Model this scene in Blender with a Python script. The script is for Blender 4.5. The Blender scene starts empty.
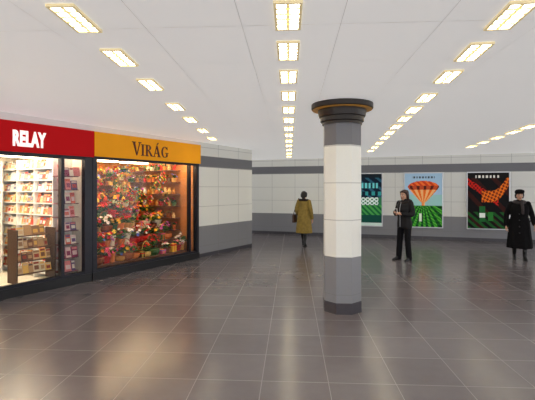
import bpy, math, random
from mathutils import Vector, Matrix
random.seed(7)
sc = bpy.context.scene
sc.view_settings.view_transform = 'Standard'
sc.view_settings.look = 'None'
sc.view_settings.exposure = 0.30

def lin(c):
    o = []
    for x in c[:3]:
        x = x/255.0
        o.append(x/12.92 if x <= 0.04045 else ((x+0.055)/1.055)**2.4)
    return (o[0], o[1], o[2], 1.0)

# ------------------------------------------------------------------ materials
def mat(name, col=(128,128,128), rough=0.6, metal=0.0, emit=0.0, attr=False, var=0.0, vscale=8.0, bump=0.0, spec=None):
    m = bpy.data.materials.new(name); m.use_nodes = True
    nt = m.node_tree; b = nt.nodes['Principled BSDF']
    b.inputs['Roughness'].default_value = rough
    b.inputs['Metallic'].default_value = metal
    if spec is not None: b.inputs['Specular IOR Level'].default_value = spec
    src = None
    if attr:
        a = nt.nodes.new('ShaderNodeAttribute'); a.attribute_name = 'Col'; src = a.outputs['Color']
        nt.links.new(src, b.inputs['Base Color'])
    else:
        b.inputs['Base Color'].default_value = lin(col)
        if var > 0:
            tc = nt.nodes.new('ShaderNodeTexCoord'); n = nt.nodes.new('ShaderNodeTexNoise')
            n.inputs['Scale'].default_value = vscale; n.inputs['Detail'].default_value = 5
            nt.links.new(tc.outputs['Object'], n.inputs['Vector'])
            r = nt.nodes.new('ShaderNodeValToRGB')
            c = lin(col)
            r.color_ramp.elements[0].position = 0.3; r.color_ramp.elements[1].position = 0.7
            r.color_ramp.elements[0].color = tuple(x*(1-var) for x in c[:3])+(1,)
            r.color_ramp.elements[1].color = tuple(min(1, x*(1+var)) for x in c[:3])+(1,)
            nt.links.new(n.outputs['Fac'], r.inputs['Fac']); src = r.outputs['Color']
            nt.links.new(src, b.inputs['Base Color'])
            if bump > 0:
                bp = nt.nodes.new('ShaderNodeBump'); bp.inputs['Strength'].default_value = bump
                bp.inputs['Distance'].default_value = 0.02
                nt.links.new(n.outputs['Fac'], bp.inputs['Height']); nt.links.new(bp.outputs['Normal'], b.inputs['Normal'])
    if emit > 0:
        if src: nt.links.new(src, b.inputs['Emission Color'])
        else: b.inputs['Emission Color'].default_value = lin(col)
        b.inputs['Emission Strength'].default_value = emit
    return m

def mth(nt, op, a, b=None):
    n = nt.nodes.new('ShaderNodeMath'); n.operation = op
    for i, x in enumerate((a, b)):
        if x is None: continue
        if isinstance(x, (int, float)): n.inputs[i].default_value = x
        else: nt.links.new(x, n.inputs[i])
    return n.outputs[0]

def line_mask(nt, coord, size, w, off=0.0):
    t = mth(nt, 'FRACT', mth(nt, 'DIVIDE', mth(nt, 'SUBTRACT', coord, off), size))
    t = mth(nt, 'ABSOLUTE', mth(nt, 'SUBTRACT', t, 0.5))
    return mth(nt, 'GREATER_THAN', t, 0.5 - w/size/2)

def mixc(nt, fac, c1, c2, mode='MIX'):
    n = nt.nodes.new('ShaderNodeMix'); n.data_type = 'RGBA'; n.blend_type = mode
    for s, x in ((0, fac), (6, c1), (7, c2)):
        if isinstance(x, (int, float)): n.inputs[s].default_value = x
        elif isinstance(x, tuple): n.inputs[s].default_value = x
        else: nt.links.new(x, n.inputs[s])
    return n.outputs[2]

YAW = math.radians(3.3)
def axis_coords(nt, rot=0.0):
    tc = nt.nodes.new('ShaderNodeTexCoord')
    v = tc.outputs['Object']
    if rot:
        mp = nt.nodes.new('ShaderNodeMapping'); mp.inputs['Rotation'].default_value = (0, 0, rot)
        nt.links.new(v, mp.inputs['Vector']); v = mp.outputs['Vector']
    s = nt.nodes.new('ShaderNodeSeparateXYZ'); nt.links.new(v, s.inputs[0])
    return v, s.outputs[0], s.outputs[1], s.outputs[2]

def floor_mat():
    m = bpy.data.materials.new('polished_floor_tile'); m.use_nodes = True
    nt = m.node_tree; b = nt.nodes['Principled BSDF']
    v, x, y, z = axis_coords(nt, YAW)
    lx = line_mask(nt, x, 0.6, 0.006, 0.33); ly = line_mask(nt, y, 0.6, 0.008, 0.2)
    line = mth(nt, 'MAXIMUM', lx, ly)
    cx = mth(nt, 'FLOOR', mth(nt, 'DIVIDE', mth(nt, 'SUBTRACT', x, 0.33), 0.6))
    cy = mth(nt, 'FLOOR', mth(nt, 'DIVIDE', mth(nt, 'SUBTRACT', y, 0.2), 0.6))
    cb = nt.nodes.new('ShaderNodeCombineXYZ'); nt.links.new(cx, cb.inputs[0]); nt.links.new(cy, cb.inputs[1])
    wn = nt.nodes.new('ShaderNodeTexWhiteNoise'); nt.links.new(cb.outputs[0], wn.inputs['Vector'])
    n = nt.nodes.new('ShaderNodeTexNoise'); n.inputs['Scale'].default_value = 5; n.inputs['Detail'].default_value = 8
    n.inputs['Roughness'].default_value = 0.65
    nt.links.new(v, n.inputs['Vector'])
    f = mth(nt, 'ADD', mth(nt, 'MULTIPLY', wn.outputs['Value'], 0.35), mth(nt, 'MULTIPLY', n.outputs['Fac'], 0.7))
    c = mixc(nt, f, lin((88,81,83)), lin((120,113,115)))
    c = mixc(nt, mth(nt, 'MULTIPLY', line, 0.6), c, lin((160,155,156)))
    nt.links.new(c, b.inputs['Base Color'])
    r = mth(nt, 'ADD', mth(nt, 'MULTIPLY', n.outputs['Fac'], 0.10), 0.165)
    r = mth(nt, 'ADD', r, mth(nt, 'MULTIPLY', line, 0.3))
    nt.links.new(r, b.inputs['Roughness'])
    b.inputs['IOR'].default_value = 1.45
    return m

def tiled(name, vw=0.9, voff=0.0, joints=True, band=(2.34,2.66)):
    m = bpy.data.materials.new(name); m.use_nodes = True
    nt = m.node_tree; b = nt.nodes['Principled BSDF']
    v, x, y, z = axis_coords(nt)
    r = nt.nodes.new('ShaderNodeValToRGB'); r.color_ramp.interpolation = 'CONSTANT'
    e = r.color_ramp.elements
    W = lin((243,243,236)); G = lin((138,138,142)); D = lin((70,68,74))
    e[0].position = 0; e[0].color = D
    e[1].position = 0.10/3.2; e[1].color = G
    for p, c in ((0.785, W), (band[0], lin((118,118,123))), (band[1], W)):
        q = e.new(p/3.2); q.color = c
    nt.links.new(mth(nt, 'DIVIDE', z, 3.2), r.inputs['Fac'])
    cs=(band[0]-0.785)/3
    lz = line_mask(nt, z, cs, 0.011, 0.785)
    line = lz
    if joints: line = mth(nt, 'MAXIMUM', lz, line_mask(nt, x, vw, 0.012, voff))
    n = nt.nodes.new('ShaderNodeTexNoise'); n.inputs['Scale'].default_value = 60; n.inputs['Detail'].default_value = 3
    nt.links.new(v, n.inputs['Vector'])
    c = mixc(nt, mth(nt, 'MULTIPLY', n.outputs['Fac'], 0.08), r.outputs['Color'], lin((150,148,140)), 'MULTIPLY')
    c = mixc(nt, mth(nt, 'MULTIPLY', line, 0.5), c, lin((120,120,118)))
    nt.links.new(c, b.inputs['Base Color'])
    b.inputs['Roughness'].default_value = 0.35
    return m

def ceil_mat():
    m = bpy.data.materials.new('ceiling_panels'); m.use_nodes = True
    nt = m.node_tree; b = nt.nodes['Principled BSDF']
    v, x, y, z = axis_coords(nt, YAW)
    l = mth(nt, 'MAXIMUM', line_mask(nt, x, 0.75, 0.007, 0.37), line_mask(nt, y, 0.9, 0.009, 0.5))
    c = mixc(nt, l, lin((237,236,234)), lin((192,192,192)))
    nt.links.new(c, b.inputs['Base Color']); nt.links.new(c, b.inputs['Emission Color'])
    b.inputs['Emission Strength'].default_value = CEIL_EMIT  # added glow: plain ceiling, no lamp, emits to brighten itself and the walls
    b.inputs['Roughness'].default_value = 0.6
    return m

def glass_mat():
    m = bpy.data.materials.new('window_glass'); m.use_nodes = True
    nt = m.node_tree; nt.nodes.clear()
    o = nt.nodes.new('ShaderNodeOutputMaterial'); t = nt.nodes.new('ShaderNodeBsdfTransparent')
    g = nt.nodes.new('ShaderNodeBsdfGlossy'); g.inputs['Roughness'].default_value = 0.02
    f = nt.nodes.new('ShaderNodeFresnel'); f.inputs['IOR'].default_value = 1.25
    mx = nt.nodes.new('ShaderNodeMixShader')
    nt.links.new(f.outputs[0], mx.inputs[0]); nt.links.new(t.outputs[0], mx.inputs[1]); nt.links.new(g.outputs[0], mx.inputs[2])
    nt.links.new(mx.outputs[0], o.inputs['Surface'])
    return m

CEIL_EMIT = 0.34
M = dict(
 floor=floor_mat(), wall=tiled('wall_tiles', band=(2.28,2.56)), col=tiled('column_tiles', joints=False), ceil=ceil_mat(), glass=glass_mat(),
 white=mat('white_paint', (240,240,238), 0.6, var=0.02), red=mat('red_sign_panel', (188,4,14), 0.5, emit=0.14, var=0.03, vscale=2, spec=0.15),
 yellow=mat('amber_sign_panel', (240,160,24), 0.5, emit=0.12, var=0.04, vscale=2, spec=0.15), joint=mat('edge_grout', (205,205,200), 0.5, var=0.03),
 textw=mat('white_lettering', (255,250,245), 0.5, emit=0.5), textb=mat('maroon_lettering', (84,22,14), 0.5),
 black=mat('black_metal', (22,22,25), 0.35, var=0.1), capm=mat('dark_bronze_metal', (34,25,20), 0.4, var=0.15), dframe=mat('dark_frame', (40,40,48), 0.35, metal=0.4, var=0.1),
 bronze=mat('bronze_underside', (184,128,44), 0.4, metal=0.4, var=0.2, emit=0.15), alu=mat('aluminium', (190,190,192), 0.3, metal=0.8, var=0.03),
 attr=mat('painted_goods', attr=True, rough=0.6, spec=0.3), print=mat('poster_print', attr=True, rough=0.5, emit=0.22, spec=0.15),
 lamp=mat('lamp_diffuser', (255,249,230), 0.5, emit=14.0), trimb=mat('lamp_frame', (224,206,160), 0.4, var=0.05, emit=0.3),
 lampgrid=mat('lamp_louvre', (238,216,152), 0.4, emit=0.6, var=0.05),
 warm=mat('warm_interior_wall', (205,138,76), 0.7, var=0.2, vscale=3), cream=mat('cream_interior', (248,238,222), 0.7, var=0.05),
 wood=mat('shelf_wood', (118,74,42), 0.5, var=0.25, vscale=12), tube=mat('shop_lamp', (255,240,212), 0.5, emit=10), tubew=mat('shop_lamp_warm', (255,226,176), 0.5, emit=10),
 skin=mat('skin', (205,158,132), 0.55, var=0.05), lips=mat('lips', (150,50,48), 0.4, var=0.05), eyew=mat('eye_white', (235,232,226), 0.3, var=0.02),
 iris=mat('iris', (45,30,22), 0.2, var=0.1), hairb=mat('brown_hair', (50,24,16), 0.5, var=0.35, vscale=60, bump=0.5),
 hairk=mat('dark_hair', (30,24,20), 0.5, var=0.35, vscale=60, bump=0.5),
 olive=mat('olive_wool', (146,122,56), 0.85, var=0.18, vscale=14, bump=0.3), blackw=mat('black_wool', (14,13,15), 0.85, var=0.3, vscale=18, bump=0.3, spec=0.15),
 blackq=mat('black_jacket_fabric', (18,17,20), 0.6, var=0.3, vscale=14, bump=0.3, spec=0.3), trou=mat('dark_trousers', (16,16,21), 0.8, var=0.2, spec=0.2),
 fur=mat('dark_fur', (40,30,25), 0.9, var=0.5, vscale=70, bump=0.8), leather=mat('brown_leather', (70,42,26), 0.4, var=0.2),
 boot=mat('black_leather', (15,14,14), 0.35, var=0.2), scarf=mat('grey_scarf', (60,52,52), 0.9, var=0.3, vscale=40),
)

# ------------------------------------------------------------------ mesh builder
class MB:
    def __init__(s): s.v=[]; s.f=[]; s.m=[]; s.c=[]
    def add(s, vs, fs, m=0, c=(1,1,1,1)):
        o=len(s.v); s.v += [tuple(v) for v in vs]
        for f in fs: s.f.append([i+o for i in f]); s.m.append(m); s.c.append(c)
    def box(s, x0,x1,y0,y1,z0,z1, m=0, c=(1,1,1,1), M4=None):
        vs=[Vector((x,y,z)) for z in (z0,z1) for y in (y0,y1) for x in (x0,x1)]
        if M4: vs=[M4@v for v in vs]
        s.add(vs, [(0,2,3,1),(4,5,7,6),(0,1,5,4),(1,3,7,5),(3,2,6,7),(2,0,4,6)], m, c)
    def rings(s, rs, m=0, c=(1,1,1,1), cap=True):
        n=len(rs[0]); vs=[p for r in rs for p in r]; fs=[]
        for i in range(len(rs)-1):
            for j in range(n):
                k=(j+1)%n; fs.append((i*n+j,i*n+k,(i+1)*n+k,(i+1)*n+j))
        if cap:
            for i,rev in ((0,True),(len(rs)-1,False)):
                ce=sum((Vector(p) for p in rs[i]), Vector())/n; vs.append(ce); q=len(vs)-1
                for j in range(n):
                    k=(j+1)%n; fs.append((i*n+k,i*n+j,q) if rev else (i*n+j,i*n+k,q))
        s.add(vs, fs, m, c)
    def lathe(s, prof, cx=0, cy=0, seg=16, m=0, c=(1,1,1,1), rot=0, cap=True):
        s.rings([[Vector((cx+r*math.cos(rot+2*math.pi*j/seg), cy+r*math.sin(rot+2*math.pi*j/seg), z)) for j in range(seg)] for r,z in prof], m, c, cap)
    def loft(s, rs, seg=40, m=0, nf=9, c=(1,1,1,1)):
        out=[]
        for r in rs:
            z,cx,cy,rx,ry=r[:5]; fa=r[5] if len(r)>5 else 0
            ring=[]
            for j in range(seg):
                a=2*math.pi*j/seg; k=1+fa*math.sin(nf*a+0.7*math.sin(2*a+1)+z*1.5)
                ring.append(Vector((cx+rx*k*math.cos(a), cy+ry*k*math.sin(a), z)))
            out.append(ring)
        s.rings(out, m, c)
    def tube(s, pts, rad, seg=12, m=0, sub=5, sx=1.0, c=(1,1,1,1)):
        P=[Vector(p) for p in pts]; n=len(P); path=[]; R=[]
        for i in range(n-1):
            p0=P[max(i-1,0)];p1=P[i];p2=P[i+1];p3=P[min(i+2,n-1)]
            for k in range(sub):
                t=k/sub
                path.append(0.5*((2*p1)+(p2-p0)*t+(2*p0-5*p1+4*p2-p3)*t*t+(3*p1-p0-3*p2+p3)*t**3)); R.append(rad[i]*(1-t)+rad[i+1]*t)
        path.append(P[-1]); R.append(rad[-1])
        t0=(path[1]-path[0]).normalized(); t1=(path[-1]-path[-2]).normalized()
        pre=[(path[0]-t0*R[0]*math.cos(a), R[0]*math.sin(a)) for a in (0.2,0.7,1.15)]
        post=[(path[-1]+t1*R[-1]*math.cos(a), R[-1]*math.sin(a)) for a in (1.15,0.7,0.2)]
        full=pre+list(zip(path,R))+post
        ref=Vector((0,1,0)) if abs(t0.y)<0.8 else Vector((1,0,0))
        out=[]
        for i,(p,r) in enumerate(full):
            a=full[max(i-1,0)][0]; b=full[min(i+1,len(full)-1)][0]; t=(b-a).normalized()
            u=ref-t*ref.dot(t); u.normalize(); w=t.cross(u); ref=u
            out.append([p+u*(r*math.cos(2*math.pi*j/seg))+w*(r*sx*math.sin(2*math.pi*j/seg)) for j in range(seg)])
        s.rings(out, m, c)
    def ell(s, ce, r, seg=16, m=0, c=(1,1,1,1), M4=None):
        rs=[]
        for i in range(1,9):
            a=math.pi*i/9
            ring=[Vector((r[0]*math.sin(a)*math.cos(2*math.pi*j/seg), r[1]*math.sin(a)*math.sin(2*math.pi*j/seg), -r[2]*math.cos(a))) for j in range(seg)]
            if M4: ring=[M4@p for p in ring]
            rs.append([p+Vector(ce) for p in ring])
        s.rings(rs, m, c)
    def mesh(s, name, mats):
        me=bpy.data.meshes.new(name); me.from_pydata(s.v,[],s.f)
        for x in mats: me.materials.append(x)
        me.polygons.foreach_set('material_index', s.m)
        at=me.color_attributes.new('Col','FLOAT_COLOR','CORNER'); d=[]
        for p,c in zip(me.polygons, s.c): d += list(c)*p.loop_total
        at.data.foreach_set('color', d); me.update()
        return me
    def build(s, name, mats, parent=None, smooth=False, fixn=True):
        me=s.mesh(name, mats)
        if fixn:
            import bmesh
            bm=bmesh.new(); bm.from_mesh(me); bmesh.ops.recalc_face_normals(bm, faces=bm.faces); bm.to_mesh(me); bm.free()
        if smooth: me.polygons.foreach_set('use_smooth',[True]*len(me.polygons))
        o=bpy.data.objects.new(name, me); sc.collection.objects.link(o)
        if parent: o.parent=parent
        return o

def remeshed(mb, name, mats, parent, voxel, smooth=2, assign=None):
    o=mb.build(name+'_tmp', mats, None)
    r=o.modifiers.new('r','REMESH'); r.mode='VOXEL'; r.voxel_size=voxel
    if smooth:
        q=o.modifiers.new('s','SMOOTH'); q.factor=0.5; q.iterations=smooth
    dg=bpy.context.evaluated_depsgraph_get(); dg.update()
    me=bpy.data.meshes.new_from_object(o.evaluated_get(dg)); me.name=name
    bpy.data.objects.remove(o)
    me.materials.clear()
    for x in mats: me.materials.append(x)
    for p in me.polygons:
        p.use_smooth=True; p.material_index = assign(p.center) if assign else 0
    ob=bpy.data.objects.new(name, me); sc.collection.objects.link(ob); ob.parent=parent
    return ob

def empty(name, loc=(0,0,0), rot=0):
    e=bpy.data.objects.new(name,None); e.location=loc; e.rotation_euler=(0,0,rot); e.empty_display_size=0.3
    sc.collection.objects.link(e); return e

def ceil_z(y): return 3.03-0.012*y

# ------------------------------------------------------------------ shell
mb=MB(); mb.box(-12,16,-5,22,-0.15,0); mb.build('floor',[M['floor']])
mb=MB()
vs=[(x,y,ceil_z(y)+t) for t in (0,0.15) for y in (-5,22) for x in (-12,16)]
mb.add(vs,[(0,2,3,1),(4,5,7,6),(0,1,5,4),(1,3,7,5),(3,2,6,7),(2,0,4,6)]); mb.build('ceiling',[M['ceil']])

LA=Vector((-4.18,6.56,0)); TH=math.atan2(5.9,3.72); LU=Vector((math.cos(TH),math.sin(TH),0)); LI=Vector((-math.sin(TH),math.cos(TH),0))
BA=Vector((-0.68,16.33,0)); TB=math.atan2(-2.97,9.19); BU=Vector((math.cos(TB),math.sin(TB),0)); BI=Vector((-math.sin(TB),math.cos(TB),0))
def sloped(mb,A,U,I,s0,s1,y0,y1,z0,m=0):
    vs=[]
    for t in (0,1):
        for y in (y0,y1):
            for s_ in (s0,s1):
                w=A+U*s_+I*y; vs.append((s_,y,ceil_z(w.y) if t else z0))
    mb.add(vs,[(0,2,3,1),(4,5,7,6),(0,1,5,4),(1,3,7,5),(3,2,6,7),(2,0,4,6)],m)
mb=MB(); sloped(mb,LA,LU,LI,4.62,6.975,0,2.6,0)
o=mb.build('wall_left',[M['wall']]); o.location=LA; o.rotation_euler=(0,0,TH)
mb=MB(); sloped(mb,BA,BU,BI,-9,15,0,0.2,0)
o=mb.build('wall_back',[M['wall']]); o.location=BA; o.rotation_euler=(0,0,TB)
mb=MB(); sloped(mb,LA,LU,LI,-7,4.62,-0.0,0.1,2.82)
o=mb.build('trim_1',[M['white']]); o.location=LA; o.rotation_euler=(0,0,TH)

# ------------------------------------------------------------------ newsstand
def item(mb, Mx, w, h, pal):
    c=lin(random.choice(pal))
    mb.box(-w/2,w/2,-0.012,0.012,0,h,0,c,Mx)
    mb.box(-w*0.35,w*0.35,-0.014,-0.0125,h*0.2,h*0.6,0,lin(random.choice(pal)),Mx)
    mb.box(-w*0.42,w*0.42,-0.014,-0.0125,h*0.75,h*0.93,0,lin(random.choice(pal)),Mx)
def goods_shelf(mb, s0,s1,y,z, hmin,hmax, pal, side=False):
    x=s0
    while x<s1-0.05:
        w=random.uniform(0.06,0.13); h=random.uniform(hmin,hmax)
        if side: Mx=Matrix.Translation((y,x+w/2,z))@Matrix.Rotation(math.radians(-90),4,'Z')@Matrix.Rotation(math.radians(-12),4,'X')
        else: Mx=Matrix.Translation((x+w/2,y,z))@Matrix.Rotation(math.radians(-12),4,'X')
        item(mb,Mx,w,h,pal); x+=w+random.uniform(0.003,0.012)

ns=empty('newsstand_shop', LA, TH)
mb=MB()
mb.box(-7,1.5,2.4,2.5,0,2.8,0); mb.box(-7,-6.9,0.1,2.4,0,2.8,0); mb.box(1.5,1.6,0.1,2.5,0,2.8,0)
mb.box(-7,1.6,0.1,2.5,2.4,2.5,0); mb.box(-7,1.5,0.1,2.4,0.001,0.03,0)
mb.build('interior_shell',[M['cream']],ns)
mb=MB(); mb.box(-7,1.63,-0.06,0.1,2.33,2.82); mb.build('sign_panel',[M['red']],ns)
mb=MB(); mb.box(-7,1.6,-0.03,0.1,0,0.15)
mb.build('plinth',[M['black']],ns)
mb=MB()
for a,b in ((-3.0,-2.93),(-1.0,-0.94),(1.0,1.06),(1.46,1.62)): mb.box(a,b,-0.02,0.08,0.15,2.33)
mb.box(-7,1.46,-0.01,0.07,0.15,0.2); mb.box(-7,1.46,-0.01,0.07,2.27,2.33)
mb.build('window_frame',[M['dframe']],ns)
mb=MB(); mb.box(-6.98,1.46,0.03,0.036,0.2,2.27); mb.build('window_1',[M['glass']],ns)
PAST=[(250,240,225),(240,190,150),(250,215,150),(205,212,228),(228,140,115),(245,230,180),(180,205,180),(255,250,240),(250,244,232),(255,250,240),(190,130,95),(215,80,60),(235,160,90),(120,130,160)]
mb=MB(); sh=MB()
a,b,yy=-6.5,1.0,2.1
for k in range(10):
    z=0.15+k*0.22
    sh.box(a,b,yy-0.05,yy+0.3,z-0.02,z,0); goods_shelf(mb,a,b,yy,z,0.14,0.195,PAST)
for x in (a,a+1.3,a+2.6,a+3.9,a+5.2,a+6.5,b): sh.box(x-0.015,x+0.015,yy-0.05,yy+0.3,0.03,2.3,0)
for k in range(10):
    z=0.15+k*0.22
    sh.box(1.12,1.49,0.45,2.35,z-0.02,z,0); goods_shelf(mb,0.47,2.33,1.17,z,0.13,0.19,PAST,side=True)
for y in (0.45,1.08,1.71,2.34): sh.box(1.12,1.49,y-0.012,y+0.012,0.03,2.3,0)
for s0 in (-1.9,-0.75):
    for k in range(5):
        z=0.3+k*0.3; sh.box(s0,s0+0.8,0.95,1.3,z-0.02,z,0); goods_shelf(mb,s0,s0+0.8,1.0,z,0.18,0.26,PAST)
    sh.box(s0-0.02,s0,0.95,1.3,0.03,1.75,0); sh.box(s0+0.8,s0+0.82,0.95,1.3,0.03,1.75,0)
sh.build('shelving',[M['white']],ns); mb.build('magazines',[M['attr']],ns)
mb=MB(); BR=[(180,135,95),(140,90,62),(205,160,110),(100,70,60),(225,190,145),(170,70,50),(235,215,175),(245,195,100)]
for k in range(4):
    z=0.3+0.21*k; mb.box(0.35,0.98,0.18+0.05*k,0.45,z-0.015,z,0,lin((110,78,56))); goods_shelf(mb,0.37,0.96,0.24+0.05*k,z,0.13,0.18,BR)
mb.box(0.33,0.35,0.15,0.45,0.15,1.05,0,lin((80,58,44))); mb.box(0.98,1.0,0.15,0.45,0.15,1.05,0,lin((80,58,44)))
mb.build('newspaper_rack',[M['attr']],ns)
mb=MB(); RP=[(200,70,70),(235,140,140),(160,60,95),(240,205,200),(110,80,125),(225,105,80),(245,230,215)]
for k in range(8): 
    z=0.22+k*0.25; mb.box(1.08,1.44,0.14,0.4,z-0.015,z,0,lin((110,60,70))); goods_shelf(mb,1.08,1.44,0.18,z,0.15,0.22,RP)
mb.build('postcard_stand',[M['attr']],ns)
mb=MB()
for x in (-5.5,-4,-2.5,-1.2,0.1,1.0):
    for y in (0.55,1.5): mb.box(x-0.38,x+0.38,y-0.17,y+0.17,2.36,2.395)
mb.build('shop_lamps',[M['tube']],ns)

def text(name, body, s0, s1, z0, z1, m, par, y, bold=0.0, shear=0.0, ext=0.006):
    cu=bpy.data.curves.new(name,'FONT'); cu.body=body; cu.size=1; cu.extrude=ext; cu.offset=bold; cu.shear=shear; cu.space_character=1.08
    o=bpy.data.objects.new(name,cu); sc.collection.objects.link(o); cu.materials.append(m)
    bpy.context.view_layer.update()
    xs=[c[0] for c in o.bound_box]; ys=[c[1] for c in o.bound_box]
    sx=(s1-s0)/(max(xs)-min(xs)); sy=(z1-z0)/(max(ys)-min(ys))
    o.scale=(sx,sy,1); o.rotation_euler=(math.pi/2,0,0); o.location=(s0-min(xs)*sx,y,z0-min(ys)*sy); o.parent=par
text('sign_lettering','RELAY',0.16,0.70,2.42,2.68,M['textw'],ns,-0.066,bold=0.05)

# ------------------------------------------------------------------ flower shop
fs=empty('flower_shop', LA, TH)
mb=MB()
mb.box(1.64,4.6,2.4,2.5,0,2.8,0); mb.box(4.52,4.6,0.1,2.4,0,2.8,0); mb.box(1.64,1.7,0.1,2.4,0,2.8,0)
mb.box(1.64,4.6,0.1,2.5,2.42,2.5,0); mb.box(1.7,4.52,0.1,2.4,0.001,0.03,0)
mb.build('interior_shell',[M['warm']],fs)
mb=MB(); mb.box(1.635,4.62,-0.07,0.1,2.35,2.815); mb.build('sign_panel',[M['yellow']],fs)
mb=MB(); mb.box(1.62,4.62,-0.03,0.1,0,0.15); mb.build('plinth',[M['black']],fs)
mb=MB()
for a,b in ((1.63,1.72),(4.28,4.32),(4.52,4.61)): mb.box(a,b,-0.02,0.08,0.15,2.35)
mb.box(1.7,4.6,-0.01,0.07,0.15,0.2); mb.box(1.7,4.6,-0.01,0.07,2.3,2.35)
mb.build('window_frame',[M['dframe']],fs)
mb=MB(); mb.box(1.72,4.52,0.03,0.036,0.2,2.3); mb.build('window_2',[M['glass']],fs)
def serif(mb,s0,s1,z0,z1,y):
    W=5.05; fx=(s1-s0)/W; fz=(z1-z0)
    def poly(pts):
        n=len(pts); vs=[(s0+x*fx,y-0.012,z0+h*fz) for x,h in pts]+[(s0+x*fx,y,z0+h*fz) for x,h in pts]
        mb.add(vs,[tuple(range(n)),tuple(range(2*n-1,n-1,-1))]+[(i,i+n,(i+1)%n+n,(i+1)%n) for i in range(n)])
    def bx(a,b,c,d): poly([(a,c),(b,c),(b,d),(a,d)])
    def arc(cx,cy,rx,ry,t0,t1,th,thm,n=14):
        for i in range(n):
            q=[]
            for k in (i,i+1):
                a=math.radians(t0+(t1-t0)*k/n); t=thm+(th-thm)*abs(math.cos(a)); q.append(((cx+rx*math.cos(a),cy+ry*math.sin(a)),(cx+(rx-t)*math.cos(a),cy+(ry-t*0.6)*math.sin(a))))
            poly([q[0][0],q[1][0],q[1][1],q[0][1]])
    h=0.86
    poly([(0.10,0.97),(0.36,0.97),(0.66,0.0),(0.56,0.0)]); poly([(0.58,0.0),(0.66,0.0),(1.06,0.97),(0.96,0.97)]); bx(0,0.46,0.94,1.0); bx(0.84,1.2,0.94,1.0)
    bx(1.32,1.52,0,h); bx(1.20,1.64,0,0.05); bx(1.20,1.64,h-0.05,h)
    bx(1.88,2.08,0,h); bx(1.76,2.20,0,0.05); bx(1.76,2.2,h-0.05,h); arc(2.16,h-0.21,0.38,0.21,-90,90,0.19,0.06); bx(2.05,2.2,h-0.05,h); bx(2.05,2.2,h-0.42,h-0.37)
    poly([(2.16,0.44),(2.34,0.44),(2.80,0.0),(2.56,0.0)])
    poly([(2.96,0.0),(3.04,0.0),(3.42,h),(3.34,h)]); poly([(3.30,h),(3.48,h),(3.86,0.0),(3.62,0.0)]); bx(3.12,3.62,0.25,0.30); bx(2.84,3.16,0,0.05); bx(3.5,3.98,0,0.05)
    poly([(3.36,0.91),(3.44,0.91),(3.66,1.10),(3.50,1.10)])
    arc(4.58,h/2,0.50,h/2+0.01,50,330,0.20,0.07,22); bx(4.82,5.0,0.06,0.36); bx(4.66,5.12,0.33,0.38); bx(4.90,4.96,h-0.25,h-0.02)
mb=MB(); serif(mb,2.50,3.50,2.43,2.71,-0.071); mb.build('sign_lettering',[M['textb']],fs)

FLC=[(215,25,30),(235,45,30),(250,130,25),(255,195,50),(240,90,130),(255,245,235),(190,20,45),(225,35,35),(255,225,90),(245,205,60),(190,90,170),(110,130,210),(250,150,160),(240,90,40)]
def bloom(mb,p,r,col,up):
    n=6; up=up.normalized(); t=up.orthogonal().normalized(); w=up.cross(t)
    for lay,(rr,lift) in enumerate(((r,0.25),(r*0.6,0.6))):
        for k in range(n):
            a=2*math.pi*(k+0.5*lay)/n; d=t*math.cos(a)+w*math.sin(a); e=t*math.cos(a+0.5)+w*math.sin(a+0.5); g=t*math.cos(a-0.5)+w*math.sin(a-0.5)
            f=random.uniform(0.8,1.15); c=tuple(min(1,x*f) for x in col[:3])+(1,)
            mb.add([p,p+g*rr*0.6+up*rr*lift*0.6,p+d*rr+up*rr*lift,p+e*rr*0.6+up*rr*lift*0.6],[(0,1,2,3)],0,c)
def leaf(mb,p,d,L,c):
    s=d.cross(Vector((0,0,1))); s=s.normalized() if s.length>0.01 else Vector((1,0,0))
    q=p+d*L*0.5+Vector((0,0,0.02)); mb.add([p,q+s*L*0.18,p+d*L-Vector((0,0,0.02)),q-s*L*0.18],[(0,1,2,3)],0,c)
GR=[(60,115,45),(100,145,60),(40,80,40),(140,160,70),(50,95,45)]
def plant(mb,x,y,z,sz,potc,fc,n=9,style=0):
    pr=sz*0.34; ph=sz*0.5
    if style==0: mb.lathe([(pr*0.7,z),(pr,z+ph*0.85),(pr*1.12,z+ph*0.85),(pr*1.12,z+ph),(pr*0.9,z+ph),(pr*0.85,z+ph*0.8)],x,y,10,0,potc)
    elif style==1:
        mb.lathe([(pr*0.9,z),(pr*1.3,z+ph*0.3),(pr*1.35,z+ph*0.7),(pr*1.2,z+ph*0.75)],x,y,12,0,potc)
        mb.tube([(x-pr*1.25,y,z+ph*0.7),(x-pr*0.9,y,z+ph*1.9),(x,y,z+ph*2.4),(x+pr*0.9,y,z+ph*1.9),(x+pr*1.25,y,z+ph*0.7)],[0.008]*5,5,0,2,c=potc)
    else: mb.lathe([(pr*0.5,z),(pr*0.45,z+ph*0.5),(pr*0.8,z+ph*1.3),(pr*0.75,z+ph*1.3)],x,y,10,0,potc)
    top=Vector((x,y,z+ph))
    for k in range(n+8):
        a=random.uniform(0,6.28); e=random.uniform(0.0,1.2)
        leaf(mb,top,Vector((math.cos(a),math.sin(a),e)).normalized(),sz*random.uniform(0.4,0.75),lin(random.choice(GR)))
    for k in range(n):
        a=random.uniform(0,6.28); e=random.uniform(0.1,1.4)
        d=Vector((math.cos(a)*math.cos(e),math.sin(a)*math.cos(e),math.sin(e)))
        p=top+d*sz*random.uniform(0.35,0.65)
        mb.tube([top,p],[0.004,0.004],4,0,1,c=lin((60,90,35)))
        bloom(mb,p,sz*random.uniform(0.10,0.17),lin(fc if random.random()<0.7 else random.choice(FLC)),d+Vector((0,-0.4,0.3)))
mb=MB(); st=MB()
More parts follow.
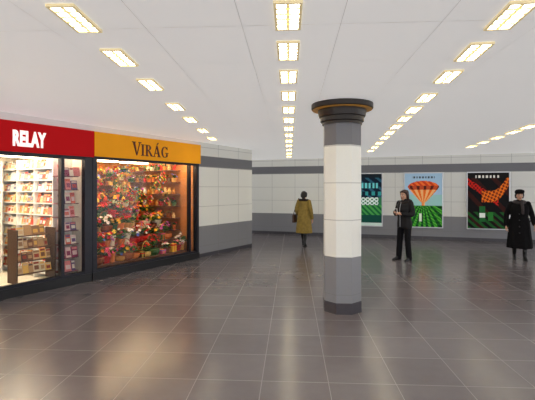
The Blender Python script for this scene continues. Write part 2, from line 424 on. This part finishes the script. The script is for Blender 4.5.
PC=[(200,30,30),(170,90,40),(230,130,60),(140,75,40),(240,200,120),(110,85,60),(190,40,30),(245,235,205),(70,110,60),(90,60,40),(215,150,70)]
for k in range(5):
    y0=0.18+0.38*k; z=0.22+0.27*k
    st.box(1.75,4.45,y0-0.02,y0+0.36,z-0.03,z,0)
    for x in (1.78,3.1,4.42): st.box(x-0.02,x+0.02,y0+0.02,y0+0.06,0.03,z-0.03,0)
    x=1.86+random.uniform(0,0.08)
    while x<4.38:
        if random.random()<0.15:
            w_=random.uniform(0.05,0.08); hh=random.uniform(0.08,0.2); c=lin(random.choice(PC+FLC))
            mb.box(x-w_,x+w_,y0+0.05,y0+0.05+2*w_,z,z+hh,0,c); mb.box(x-0.01,x+0.01,y0+0.047,y0+0.053+2*w_,z,z+hh+0.004,0,lin(random.choice(FLC)))
            mb.box(x-w_-0.004,x+w_+0.004,y0+0.046,y0+0.054+2*w_,z+hh*0.75,z+hh*0.92,0,lin(random.choice(FLC))); x+=2*w_+0.06; continue
        sz=random.uniform(0.24,0.40); plant(mb,x,y0+0.15,z,sz,lin(random.choice(PC)),random.choice(FLC),random.randint(9,14),random.choice([0,0,1,2]))
        x+=sz*random.uniform(0.5,0.7)
for k in range(3):
    z=1.52+0.3*k; st.box(1.75,4.45,2.1,2.38,z-0.02,z,0)
    x=1.85
    while x<4.4:
        if random.random()<0.5:
            plant(mb,x,2.2,z,0.2,lin(random.choice(PC)),random.choice(FLC),8,0); x+=0.15; continue
        r=random.uniform(0.04,0.08); c=lin(random.choice(PC+[(250,220,150),(60,90,60)]))
        mb.lathe([(r*0.7,z),(r,z+r*1.2),(r*0.5,z+r*2.2),(r*0.65,z+r*2.6)],x,2.2,10,0,c); x+=r*2+0.03
for k in range(6):
    z=0.7+0.3*k; st.box(4.28,4.5,0.5,2.3,z-0.02,z,0)
    y=0.6
    while y<2.2:
        if random.random()<0.6: plant(mb,4.38,y,z,0.2,lin(random.choice(PC)),random.choice(FLC),7,random.choice([0,2]))
        else:
            r=random.uniform(0.04,0.06); mb.lathe([(r*0.7,z),(r,z+r*1.2),(r*0.5,z+r*2.4),(r*0.65,z+r*3)],4.36,y,10,0,lin(random.choice(PC+[(250,225,160),(250,250,245)])))
        y+=0.15
for k in range(78):
    x=random.uniform(1.85,4.15); y=random.uniform(0.2,1.9); z=random.uniform(1.45,2.3)
    mb.tube([(x,y,2.41),(x,y,z)],[0.0025,0.0025],4,0,1,c=lin((150,120,70)))
    t=random.random(); c=lin(random.choice(FLC+[(225,170,80),(160,110,55),(120,90,60),(180,50,35)]))
    if t<0.3:
        R=random.uniform(0.06,0.10); pts=[(x+R*math.cos(a*0.785),y+0.02*math.sin(a*2.1),z-R+R*math.sin(a*0.785)) for a in range(9)]
        mb.tube(pts,[0.018]*9,6,0,2,c=lin(random.choice(GR+[(150,105,60)])))
        for a in range(8): bloom(mb,Vector(pts[a])+Vector((0,-0.02,0)),0.03,lin(random.choice(FLC)),Vector((0,-1,0.2)))
    elif t<0.5: mb.ell((x,y,z-0.04),(0.028,0.028,0.032),10,0,c)
    elif t<0.65: mb.lathe([(0.045,z-0.10),(0.036,z-0.05),(0.018,z-0.015),(0.006,z)],x,y,10,0,c)
    else:
        mb.lathe([(0.04,z-0.12),(0.07,z-0.05),(0.06,z-0.04)],x,y,10,0,lin(random.choice(PC)))
        for a in range(12):
            an=a*0.7; d=Vector((math.cos(an),math.sin(an),random.uniform(-0.8,0.6)))
            leaf(mb,Vector((x,y,z-0.04)),d.normalized(),0.15,lin(random.choice(GR)))
            bloom(mb,Vector((x,y,z-0.03))+d*0.09,0.028,c,d)
st.build('display_stand',[M['wood']],fs); mb.build('potted_flowers',[M['attr']],fs,fixn=False)
mb=MB()
for x in (2.15,3.1,4.05):
    for y in (0.32,1.0,1.7): mb.box(x-0.36,x+0.36,y-0.13,y+0.13,2.385,2.415)
mb.build('shop_lamps',[M['tubew']],fs)

# ------------------------------------------------------------------ column
ce=empty('tiled_column',(0,0,0)); CD=6.06; CX=(342-267.5)/420*CD
mb=MB(); R=0.258/math.cos(math.pi/8); ro=math.pi/8+math.radians(-4)
mb.lathe([(R,0.0),(R,2.66)],0,0,8,0,rot=ro)
o=mb.build('shaft',[M['col'],M['joint']],ce); o.location=(CX,CD,0)
bv=o.modifiers.new('b','BEVEL'); bv.width=0.005; bv.segments=1; bv.limit_method='ANGLE'
mb=MB(); mb.lathe([(R+0.004,0.0),(R+0.004,0.15),(R,0.155)],0,0,8,0,rot=ro)
o=mb.build('plinth',[mat('dark_stone',(66,62,68),0.25,var=0.1)],ce); o.location=(CX,CD,0)
mb=MB(); zt=ceil_z(CD)
mb.lathe([(0.285,2.655),(0.285,2.69),(0.31,2.70),(0.31,2.76),(0.33,2.77),(0.345,2.84),(0.345,2.87)],0,0,48,0)
mb.lathe([(0.34,2.875),(0.43,2.875),(0.44,2.885),(0.44,zt-0.005),(0.34,zt-0.005)],0,0,48,0,cap=False)
mb.lathe([(0.34,2.868),(0.425,2.869),(0.425,2.874),(0.34,2.874)],0,0,48,1,cap=False)
mb.lathe([(0.34,2.86),(0.34,zt-0.01)],0,0,48,0)
o=mb.build('capital',[M['capm'],M['bronze']],ce); o.location=(CX,CD,0)

# ------------------------------------------------------------------ ceiling lights
mb=MB(); w,l,fr=0.078,0.215,0.02
for a,b,c,d in ((-w-fr,-w,-l-fr,l+fr),(w,w+fr,-l-fr,l+fr),(-w,w,-l-fr,-l),(-w,w,l,l+fr)): mb.box(a,b,c,d,-0.02,0.0,0)
mb.box(-w,w,-l,l,-0.004,0.0,1)
for k in range(1,5): y=-l+k*2*l/5; mb.box(-w,w,y-.012,y+.012,-0.014,-0.0045,2)
mb.box(-.012,.012,-l,l,-0.014,-0.0045,2)
LM=mb.mesh('ceiling_light',[M['trimb'],M['lamp'],M['lampgrid']])
def row(ds,xf,ang):
    for d in ds:
        o=bpy.data.objects.new('ceiling_light',LM); sc.collection.objects.link(o)
        o.location=(xf(d),d,ceil_z(d)-0.001); o.rotation_euler=(-0.012,0,-ang)
row([-1.0,0.6,1.5,2.3,3.02,3.76,4.59,5.49,6.4,7.31,8.27,9.19,10.2,11.2,12.3,13.4,14.5],lambda d:0.147+0.052*(d-3.02),0.05)
row([-1.0,0.6,2.2,3.07,3.95,4.93,6.18,7.26,8.53,9.77],lambda d:-1.40+0.016*(d-3.07),0.02)
row([-1.0,0.6,2.2,3.02,3.79,4.59,5.6,6.4,7.17,8.02,8.81,9.6,10.6,11.6,12.6],lambda d:1.744+0.142*(d-3.02),0.13)
row([1.5,3.0,4.2,5.4,6.6,7.3,8.02,8.72,9.6,10.5,11.4],lambda d:5.0+0.16*(d-8.02),0.15)

# ------------------------------------------------------------------ posters
def p1(u,v):
    if v>0.93: return (20,30,38)
    if v>0.55:
        if 0.72<v<0.82 and 0.1<u<0.9: return (110,205,205) if math.sin(u*60)>-0.2 else (24,60,66)
        if 0.58<v<0.66: return (50,150,150) if math.sin(u*34+1)>0 else (15,35,50)
        return (14,30,48) if math.sin(u*21+v*40)>-0.4 else (40,90,110)
    if v>0.40: return (215,228,222) if (0.1<u<0.9 and math.sin(u*50)*math.sin(v*90)>-0.2) else (50,120,80)
    if v>0.2: return (25,100,55) if math.sin(u*40+v*60)>0 else (70,155,75)
    return (15,70,60) if v>0.06 else (190,208,198)
def p2(u,v):
    if 0.91<v<0.94 and 0.2<u<0.8: return (50,60,70) if math.sin(u*80)>0 else (150,175,195)
    dx=(u-0.5); dy=(v-0.74)
    if v>0.40:
        if dy>0: ins=math.hypot(dx/0.42,dy/0.12)<1; hw=0.42
        else: hw=0.04+0.38*max(0,(v-0.45)/0.29)**0.9; ins=abs(dx)<hw
        if ins:
            s=math.sin(dx/max(0.05,hw)*14)
            if dy>0.03: return (205,60,30) if math.sin(u*40+v*60)>0 else (235,110,45)
            if dy>-0.05: return (90,35,25) if s>0.3 else (190,75,40)
            return (225,105,35) if s>0 else (245,180,115)
        return (160,190,212) if v>0.6 else (150,195,190)
    a=math.atan2(u-0.5,0.52-v)
    if abs(u-0.42)<0.035 and 0.10<v<0.25: return (215,228,205)
    if math.sin(a*24)>0.0: return (45,140,35) if math.sin(v*120+u*50)>-0.5 else (90,175,60)
    return (12,62,25) if math.sin(v*90)>0 else (25,90,35)
def p3(u,v):
    if v>0.91: return (225,220,210) if (0.2<u<0.8 and math.sin(u*70)>0 and v<0.95) else (18,16,16)
    q=v-(0.35+0.45*u*u+0.08*math.sin(u*6)); 
    if 0<q<0.20 and u>0.35: return (225,110,28) if math.sin(u*55+v*30)*math.sin(v*70-u*20)>-0.1 else (110,30,12)
    q2=v-(0.85-0.5*u)
    if -0.07<q2<0.06 and u<0.75: return (190,30,20) if math.sin(u*70)*math.sin(v*80)>-0.3 else (45,8,10)
    if abs(u-0.36)<0.07 and 0.12<v<0.40: return (225,230,220) if 0.19<v<0.28 else (30,95,45)
    if abs(u-0.56)<0.06 and 0.14<v<0.3: return (40,115,45)
    if v<0.3 and math.sin(u*30+v*50)>0.1: return (28,80,34)
    return (12,10,12) if math.sin(u*13+v*17)>-0.6 else (50,18,14)
def poster(s0,s1,fn):
    e=empty('advertising_poster',BA,TB); z0,z1=0.42,2.25
    mb=MB(); t=0.03
    for a,b,c,d in ((s0-t,s0,z0-t,z1+t),(s1,s1+t,z0-t,z1+t),(s0,s1,z0-t,z0),(s0,s1,z1,z1+t)): mb.box(a,b,-0.05,-0.002,c,d)
    mb.box(s0,s1,-0.02,-0.002,z0,z1)
    mb.build('frame',[M['alu']],e)
    mb=MB(); nx,nz=72,108
    for i in range(nx):
        for j in range(nz):
            a=s0+(s1-s0)*i/nx; b=s0+(s1-s0)*(i+1)/nx; c=z0+(z1-z0)*j/nz; d=z0+(z1-z0)*(j+1)/nz
            mb.add([(a,-0.028,c),(b,-0.028,c),(b,-0.028,d),(a,-0.028,d)],[(0,1,2,3)],0,lin(fn((i+.5)/nx,(j+.5)/nz)))
    mb.build('print',[M['print']],e,fixn=False)
poster(3.75,4.95,p1); poster(5.72,6.92,p2); poster(7.70,8.92,p3)

# ------------------------------------------------------------------ people
def hand(name, par, wrist, d, nrm, thumb, curl=0.5, size=1.0):
    d=Vector(d).normalized(); n=Vector(nrm); n=(n-d*n.dot(d)).normalized(); t=Vector(thumb); t=(t-d*t.dot(d)-n*t.dot(n)).normalized()
    W=Vector(wrist); mb=MB(); k=size
    for q in (-0.028,-0.009,0.010,0.028):
        mb.tube([W-d*0.03*k+t*q*0.55*k,W+d*0.03*k+t*q*0.85*k,W+d*0.085*k+t*q*k],[0.014*k,0.015*k,0.012*k],10,0,3)
    for q,L in ((0.030,0.070),(0.010,0.080),(-0.010,0.074),(-0.029,0.058)):
        p=W+d*0.083*k+t*q*k; pts=[p-d*0.02*k]; a=0.0
        pts.append(p)
        for seg,f in enumerate((0.45,0.32,0.23)):
            a+=curl*(0.7+0.25*seg); p=p+(d*math.cos(a)+n*math.sin(a))*L*f*k; pts.append(p)
        mb.tube(pts,[0.0095*k,0.0095*k,0.0085*k,0.008*k,0.0065*k],8,0,3)
    p=W+d*0.02*k+t*0.028*k
    mb.tube([p-t*0.015*k,p+t*0.012*k+d*0.02*k+n*0.008*k,p+t*0.02*k+d*0.045*k+n*0.018*k,p+t*0.016*k+d*0.065*k+n*0.026*k],[0.013*k,0.012*k,0.0095*k,0.0075*k],8,0,3)
    return remeshed(mb,name,[M['skin']],par,0.0042,1)

def head(par, zc, yaw=0.0, pitch=0.0, cx=0, cy=0, hair='brown_bob', hat=False):
    he=bpy.data.objects.new('head',None); sc.collection.objects.link(he); he.parent=par; he.location=(cx,cy,zc); he.rotation_euler=(pitch,0,yaw)
    mb=MB()
    mb.loft([(-0.004,0,-0.058,0.012,0.010),(0.008,0,-0.054,0.026,0.026),(0.025,0,-0.035,0.042,0.050),(0.05,0,-0.014,0.054,0.074),(0.08,0,-0.002,0.063,0.087),(0.115,0,0.003,0.070,0.093),(0.15,0,0.006,0.072,0.094),(0.18,0,0.008,0.066,0.084),(0.205,0,0.010,0.048,0.062),(0.220,0,0.010,0.022,0.03)],24,nf=0)
    mb.tube([(0,-0.088,0.128),(0,-0.099,0.105),(0,-0.110,0.084),(0,-0.098,0.078)],[0.008,0.009,0.012,0.011],8,0,3)
    for s in (-1,1):
        mb.ell((s*0.010,-0.099,0.080),(0.007,0.009,0.006),8)
        mb.ell((s*0.072,0.008,0.105),(0.008,0.018,0.030),10)
        mb.ell((s*0.035,-0.066,0.085),(0.022,0.02,0.018),10)
    mb.ell((0,-0.085,0.050),(0.022,0.010,0.011),10)
    mb.tube([(0,0.02,0.06),(0,0.025,-0.02),(0,0.03,-0.10)],[0.052,0.050,0.058],14)
    remeshed(mb,'face',[M['skin']],he,0.0055,1)
    mb=MB()
    for s in (-1,1):
        mb.ell((s*0.031,-0.0835,0.116),(0.014,0.009,0.0075),10,0)
        mb.ell((s*0.031,-0.0905,0.116),(0.006,0.004,0.006),8,1)
        mb.tube([(s*0.016,-0.093,0.134),(s*0.032,-0.093,0.139),(s*0.048,-0.082,0.134)],[0.003,0.0035,0.002],6,1,3)
    mb.tube([(-0.023,-0.086,0.052),(-0.008,-0.096,0.0555),(0.008,-0.096,0.0555),(0.023,-0.086,0.052)],[0.002,0.005,0.005,0.002],6,2,3)
    mb.tube([(-0.020,-0.087,0.050),(0,-0.095,0.046),(0.020,-0.087,0.050)],[0.002,0.006,0.002],6,2,3)
    mb.build('features',[M['eyew'],M['iris'],M['lips']],he,smooth=True)
    mb=MB()
    mb.ell((0,0.022,0.150),(0.084,0.098,0.090),20)
    if hair=='bob':
        for s in (-1,1): mb.tube([(s*0.06,-0.02,0.17),(s*0.078,0.01,0.10),(s*0.075,0.025,0.03),(s*0.07,0.035,-0.05)],[0.03,0.03,0.032,0.022],10)
        mb.tube([(0,0.07,0.16),(0,0.085,0.07),(0,0.08,-0.02),(0,0.075,-0.07)],[0.07,0.065,0.06,0.045],14)
        mb.tube([(-0.055,-0.055,0.185),(0,-0.068,0.20),(0.06,-0.045,0.18)],[0.02,0.024,0.02],8)
    else:
        mb.tube([(0,0.06,0.15),(0,0.075,0.08),(0,0.065,0.02)],[0.07,0.062,0.045],14)
        for s in (-1,1): mb.tube([(s*0.06,-0.02,0.17),(s*0.075,0.012,0.12),(s*0.07,0.03,0.06)],[0.03,0.028,0.022],10)
    remeshed(mb,'hair',[M['hairb' if hair=='bob' else 'hairk']],he,0.006,2)
    if hat:
        mb=MB(); mb.loft([(0.150,0,0.010,0.088,0.104),(0.170,0,0.010,0.096,0.112),(0.19,0.003,0.012,0.104,0.118,0.01),(0.215,0.006,0.014,0.104,0.116,0.012),(0.238,0.006,0.014,0.090,0.100,0.01),(0.255,0.006,0.012,0.062,0.07),(0.264,0.006,0.012,0.025,0.03)],36,nf=7)
        remeshed(mb,'beret',[M['blackw']],he,0.006,1)
    return he

def person(name, loc, rot, scale, torso, legs, arms, cuts, mats, hands, shoes):
    e=empty(name, loc, rot); e.scale=(scale,)*3
    mb=MB()
    mb.loft(torso,48,nf=8)
    for pts,r in legs: mb.tube(pts,r,14)
    for pts,r in arms: mb.tube(pts,r,14)
    mb.tube([(0,0.01,1.32),(0,0.012,1.42)],[0.07,0.052],14)
    remeshed(mb,'body',mats,e,0.0115,2,cuts)
    mb=MB()
    for (x,y,z,a,bz,toe) in shoes:
        Mx=Matrix.Translation((x,y,z))@Matrix.Rotation(a,4,'Z')@Matrix.Rotation(toe,4,'X')
        t=MB(); t.loft([(0.0,0,-0.055,0.036,0.125),(0.015,0,-0.055,0.041,0.132),(0.035,0,-0.05,0.040,0.125),(0.06,0,-0.02,0.036,0.085),(0.09,0,0.022,0.036,0.048),(bz,0,0.026,0.046,0.052)],20,nf=0)
        t.box(-0.028,0.028,0.03,0.078,-0.0,0.02)
        mb.add([Mx@Vector(v) for v in t.v], t.f)
    mb.build('shoes',[M['boot']],e,smooth=True)
    for i,h in enumerate(hands): hand('hand_%d'%(i+1),e,*h)
    return e

# --- woman in olive coat, walking away, bag on her left side
d=12.67; X=(304-267.5)/420*d
t=[(0.40,0,0,0.255,0.215,0.05),(0.55,0,0,0.245,0.205,0.045),(0.75,0,0,0.225,0.185,0.03),(0.90,0,0.005,0.205,0.165,0.02),(1.04,0,0,0.170,0.135,0.01),(1.18,0,-0.01,0.178,0.140),(1.28,0,0,0.188,0.125),(1.35,0,0.01,0.165,0.10),(1.40,0,0.012,0.09,0.075),(1.43,0,0.012,0.06,0.06)]
legs=[([(0.09,0,0.80),(0.10,-0.08,0.48),(0.09,-0.16,0.12)],[0.085,0.062,0.046]),([(-0.09,0,0.80),(-0.10,0.05,0.47),(-0.09,0.17,0.16)],[0.085,0.062,0.046])]
arms=[([(0.165,0.01,1.34),(0.235,0.04,1.09),(0.225,-0.10,0.93)],[0.066,0.058,0.048]),([(-0.165,0.01,1.34),(-0.245,0.05,1.08),(-0.25,-0.03,0.85)],[0.066,0.058,0.048])]
cut=lambda c:(1 if c.z<0.395 else 0)
e=person('woman_in_olive_coat',(X,d,0),math.radians(180-28),1.0,t,legs,arms,cut,[M['olive'],M['boot']],
 [((0.222,-0.13,0.91),(-0.1,-1,-0.5),(-1,0,-0.2),(0,-0.4,1),0.9),((-0.252,-0.04,0.82),(0,-0.15,-1),(1,0,0),(0,-1,0),0.45)],
 [(0.09,-0.165,0.0,0,0.30,0.0),(-0.09,0.19,0.045,0,0.30,0.35)])
head(e,1.425,yaw=0.15,hair='short')
mb=MB(); 
pts=[(0.13*math.cos(a*0.628),0.012+0.11*math.sin(a*0.628),1.385+0.012*math.sin(a*0.628)) for a in range(11)]
mb.tube(pts,[0.034]*11,10); remeshed(mb,'fur_collar',[M['fur']],e,0.008,1)
mb=MB()
mb.loft([(0.70,0.31,-0.02,0.05,0.155),(0.72,0.31,-0.02,0.062,0.165),(0.85,0.31,-0.02,0.055,0.155),(0.93,0.31,-0.02,0.035,0.135),(0.94,0.31,-0.02,0.02,0.12)],24,nf=0)
mb.box(0.355,0.372,-0.09,0.05,0.80,0.92)
mb.tube([(0.31,-0.13,0.93),(0.27,-0.06,1.15),(0.19,0.0,1.40),(0.16,0.02,1.415),(0.24,0.06,1.2),(0.31,0.10,0.93)],[0.011]*6,8)
mb.build('shoulder_bag',[M['leather']],e,smooth=False)

# --- woman in black jacket and trousers
d=10.2; X=(404.5-267.5)/420*d
t=[(0.76,0,0.0,0.175,0.150,0.02),(0.86,0,0.005,0.180,0.155,0.015),(0.98,0,0.0,0.165,0.140,0.02),(1.08,0,-0.005,0.160,0.138,0.01),(1.20,0,-0.012,0.178,0.148),(1.30,0,0,0.188,0.130),(1.36,0,0.01,0.160,0.10),(1.41,0,0.012,0.085,0.075),(1.44,0,0.012,0.06,0.06)]
legs=[([(0.09,0,0.84),(0.11,-0.02,0.48),(0.125,0.015,0.05)],[0.098,0.070,0.066]),([(-0.09,0,0.84),(-0.11,-0.03,0.48),(-0.12,-0.06,0.05)],[0.098,0.070,0.066])]
arms=[([(0.165,0.01,1.34),(0.235,-0.01,1.09),(0.12,-0.20,1.10)],[0.068,0.060,0.048]),([(-0.165,0.01,1.34),(-0.235,0.0,1.09),(-0.11,-0.20,1.13)],[0.068,0.060,0.048])]
cut=lambda c:(1 if c.z<0.757 else 0)
e=person('woman_in_black_jacket',(X,d,0),math.radians(-58),1.03,t,legs,arms,cut,[M['blackq'],M['trou']],
 [((0.10,-0.225,1.10),(-0.8,-0.6,0.15),(0,0.6,-0.8),(0,-0.2,1),0.9),((-0.09,-0.225,1.135),(0.7,-0.7,0.2),(0,0.3,-1),(0,-0.2,1),0.6)],
 [(0.125,0.0,0.0,0.15,0.10,0),(-0.12,-0.075,0.0,-0.15,0.10,0)])
head(e,1.425,yaw=0.1,pitch=0.12,hair='bob')
mb=MB()
pts=[(0.13*math.cos(a*0.628),0.03+0.11*math.sin(a*0.628),1.37+0.03*math.sin(a*0.628)) for a in range(11)]
mb.tube(pts,[0.036]*11,10); mb.tube([(0,0.11,1.40),(0,0.16,1.33),(0,0.15,1.24)],[0.06,0.07,0.04],12)
remeshed(mb,'fur_hood',[M['fur']],e,0.009,1)
mb=MB(); mb.box(-0.035,0.035,-0.30,-0.288,1.12,1.22,0); mb.box(-0.03,0.03,-0.302,-0.3005,1.13,1.21,1)
mb.build('folded_leaflet',[M['white'],M['scarf']],e)
mb=MB(); mb.tube([(0,-0.155,0.80),(0,-0.155,1.0),(0,-0.165,1.2),(0,-0.12,1.36)],[0.006]*4,6); mb.build('zip',[M['alu']],e)

# --- woman in long black coat and beret
d=10.35; X=(519.5-267.5)/420*d
t=[(0.27,0,0.0,0.275,0.225,0.05),(0.45,0,0,0.260,0.210,0.045),(0.70,0,0,0.235,0.190,0.03),(0.90,0,0.005,0.215,0.170,0.02),(1.04,0,0,0.190,0.150,0.01),(1.18,0,-0.01,0.195,0.155),(1.28,0,0,0.200,0.135),(1.35,0,0.01,0.175,0.105),(1.40,0,0.012,0.09,0.08),(1.43,0,0.012,0.06,0.06)]
legs=[([(0.09,0,0.80),(0.10,-0.08,0.48),(0.09,-0.13,0.09)],[0.085,0.062,0.044]),([(-0.09,0,0.80),(-0.10,0.03,0.47),(-0.09,0.13,0.12)],[0.085,0.062,0.044])]
arms=[([(0.175,0.01,1.34),(0.265,0.05,1.08),(0.30,-0.05,0.86)],[0.070,0.062,0.052]),([(-0.175,0.01,1.34),(-0.265,0.06,1.07),(-0.285,0.01,0.83)],[0.070,0.062,0.052])]
cut=lambda c:(1 if c.z<0.265 else 0)
e=person('woman_in_long_black_coat',(X,d,0),math.radians(-22),1.015,t,legs,arms,cut,[M['blackw'],M['boot']],
 [((0.305,-0.07,0.83),(0.1,-0.4,-1),(-1,0,0),(0,-1,0.3),0.5),((-0.287,0.005,0.80),(0,-0.15,-1),(1,0,0),(0,-1,0),0.5)],
 [(0.09,-0.145,0.0,0.05,0.2,0.0),(-0.09,0.15,0.03,-0.05,0.2,0.3)])
head(e,1.43,yaw=0.0,hair='short',hat=True)
mb=MB()
pts=[(0.115*math.cos(a*0.628),0.0+0.10*math.sin(a*0.628),1.385+0.02*math.sin(a*0.628)) for a in range(11)]
mb.tube(pts,[0.034]*11,10); mb.tube([(0.03,-0.10,1.38),(0.04,-0.155,1.27),(0.045,-0.17,1.12)],[0.035,0.035,0.03],10)
remeshed(mb,'scarf',[M['scarf']],e,0.009,1)
mb=MB()
for z in (0.65,0.8,0.95,1.1): mb.ell((-0.03,-0.195+0.02*(z-0.65)*3,z),(0.014,0.012,0.014),8)
mb.build('coat_buttons',[M['boot']],e,smooth=True)

# ------------------------------------------------------------------ world + camera
w=bpy.data.worlds.new('World'); sc.world=w; w.use_nodes=True
w.node_tree.nodes['Background'].inputs[0].default_value=(0.95,0.965,1.0,1); w.node_tree.nodes['Background'].inputs[1].default_value=1.65
cam=bpy.data.cameras.new('camera'); co=bpy.data.objects.new('camera',cam); sc.collection.objects.link(co)
co.location=(0,0,1.75); co.rotation_euler=(math.pi/2,0,0); cam.sensor_width=36; cam.lens=420/535*36; cam.shift_y=-12/535
cam.clip_start=0.05; sc.camera=co
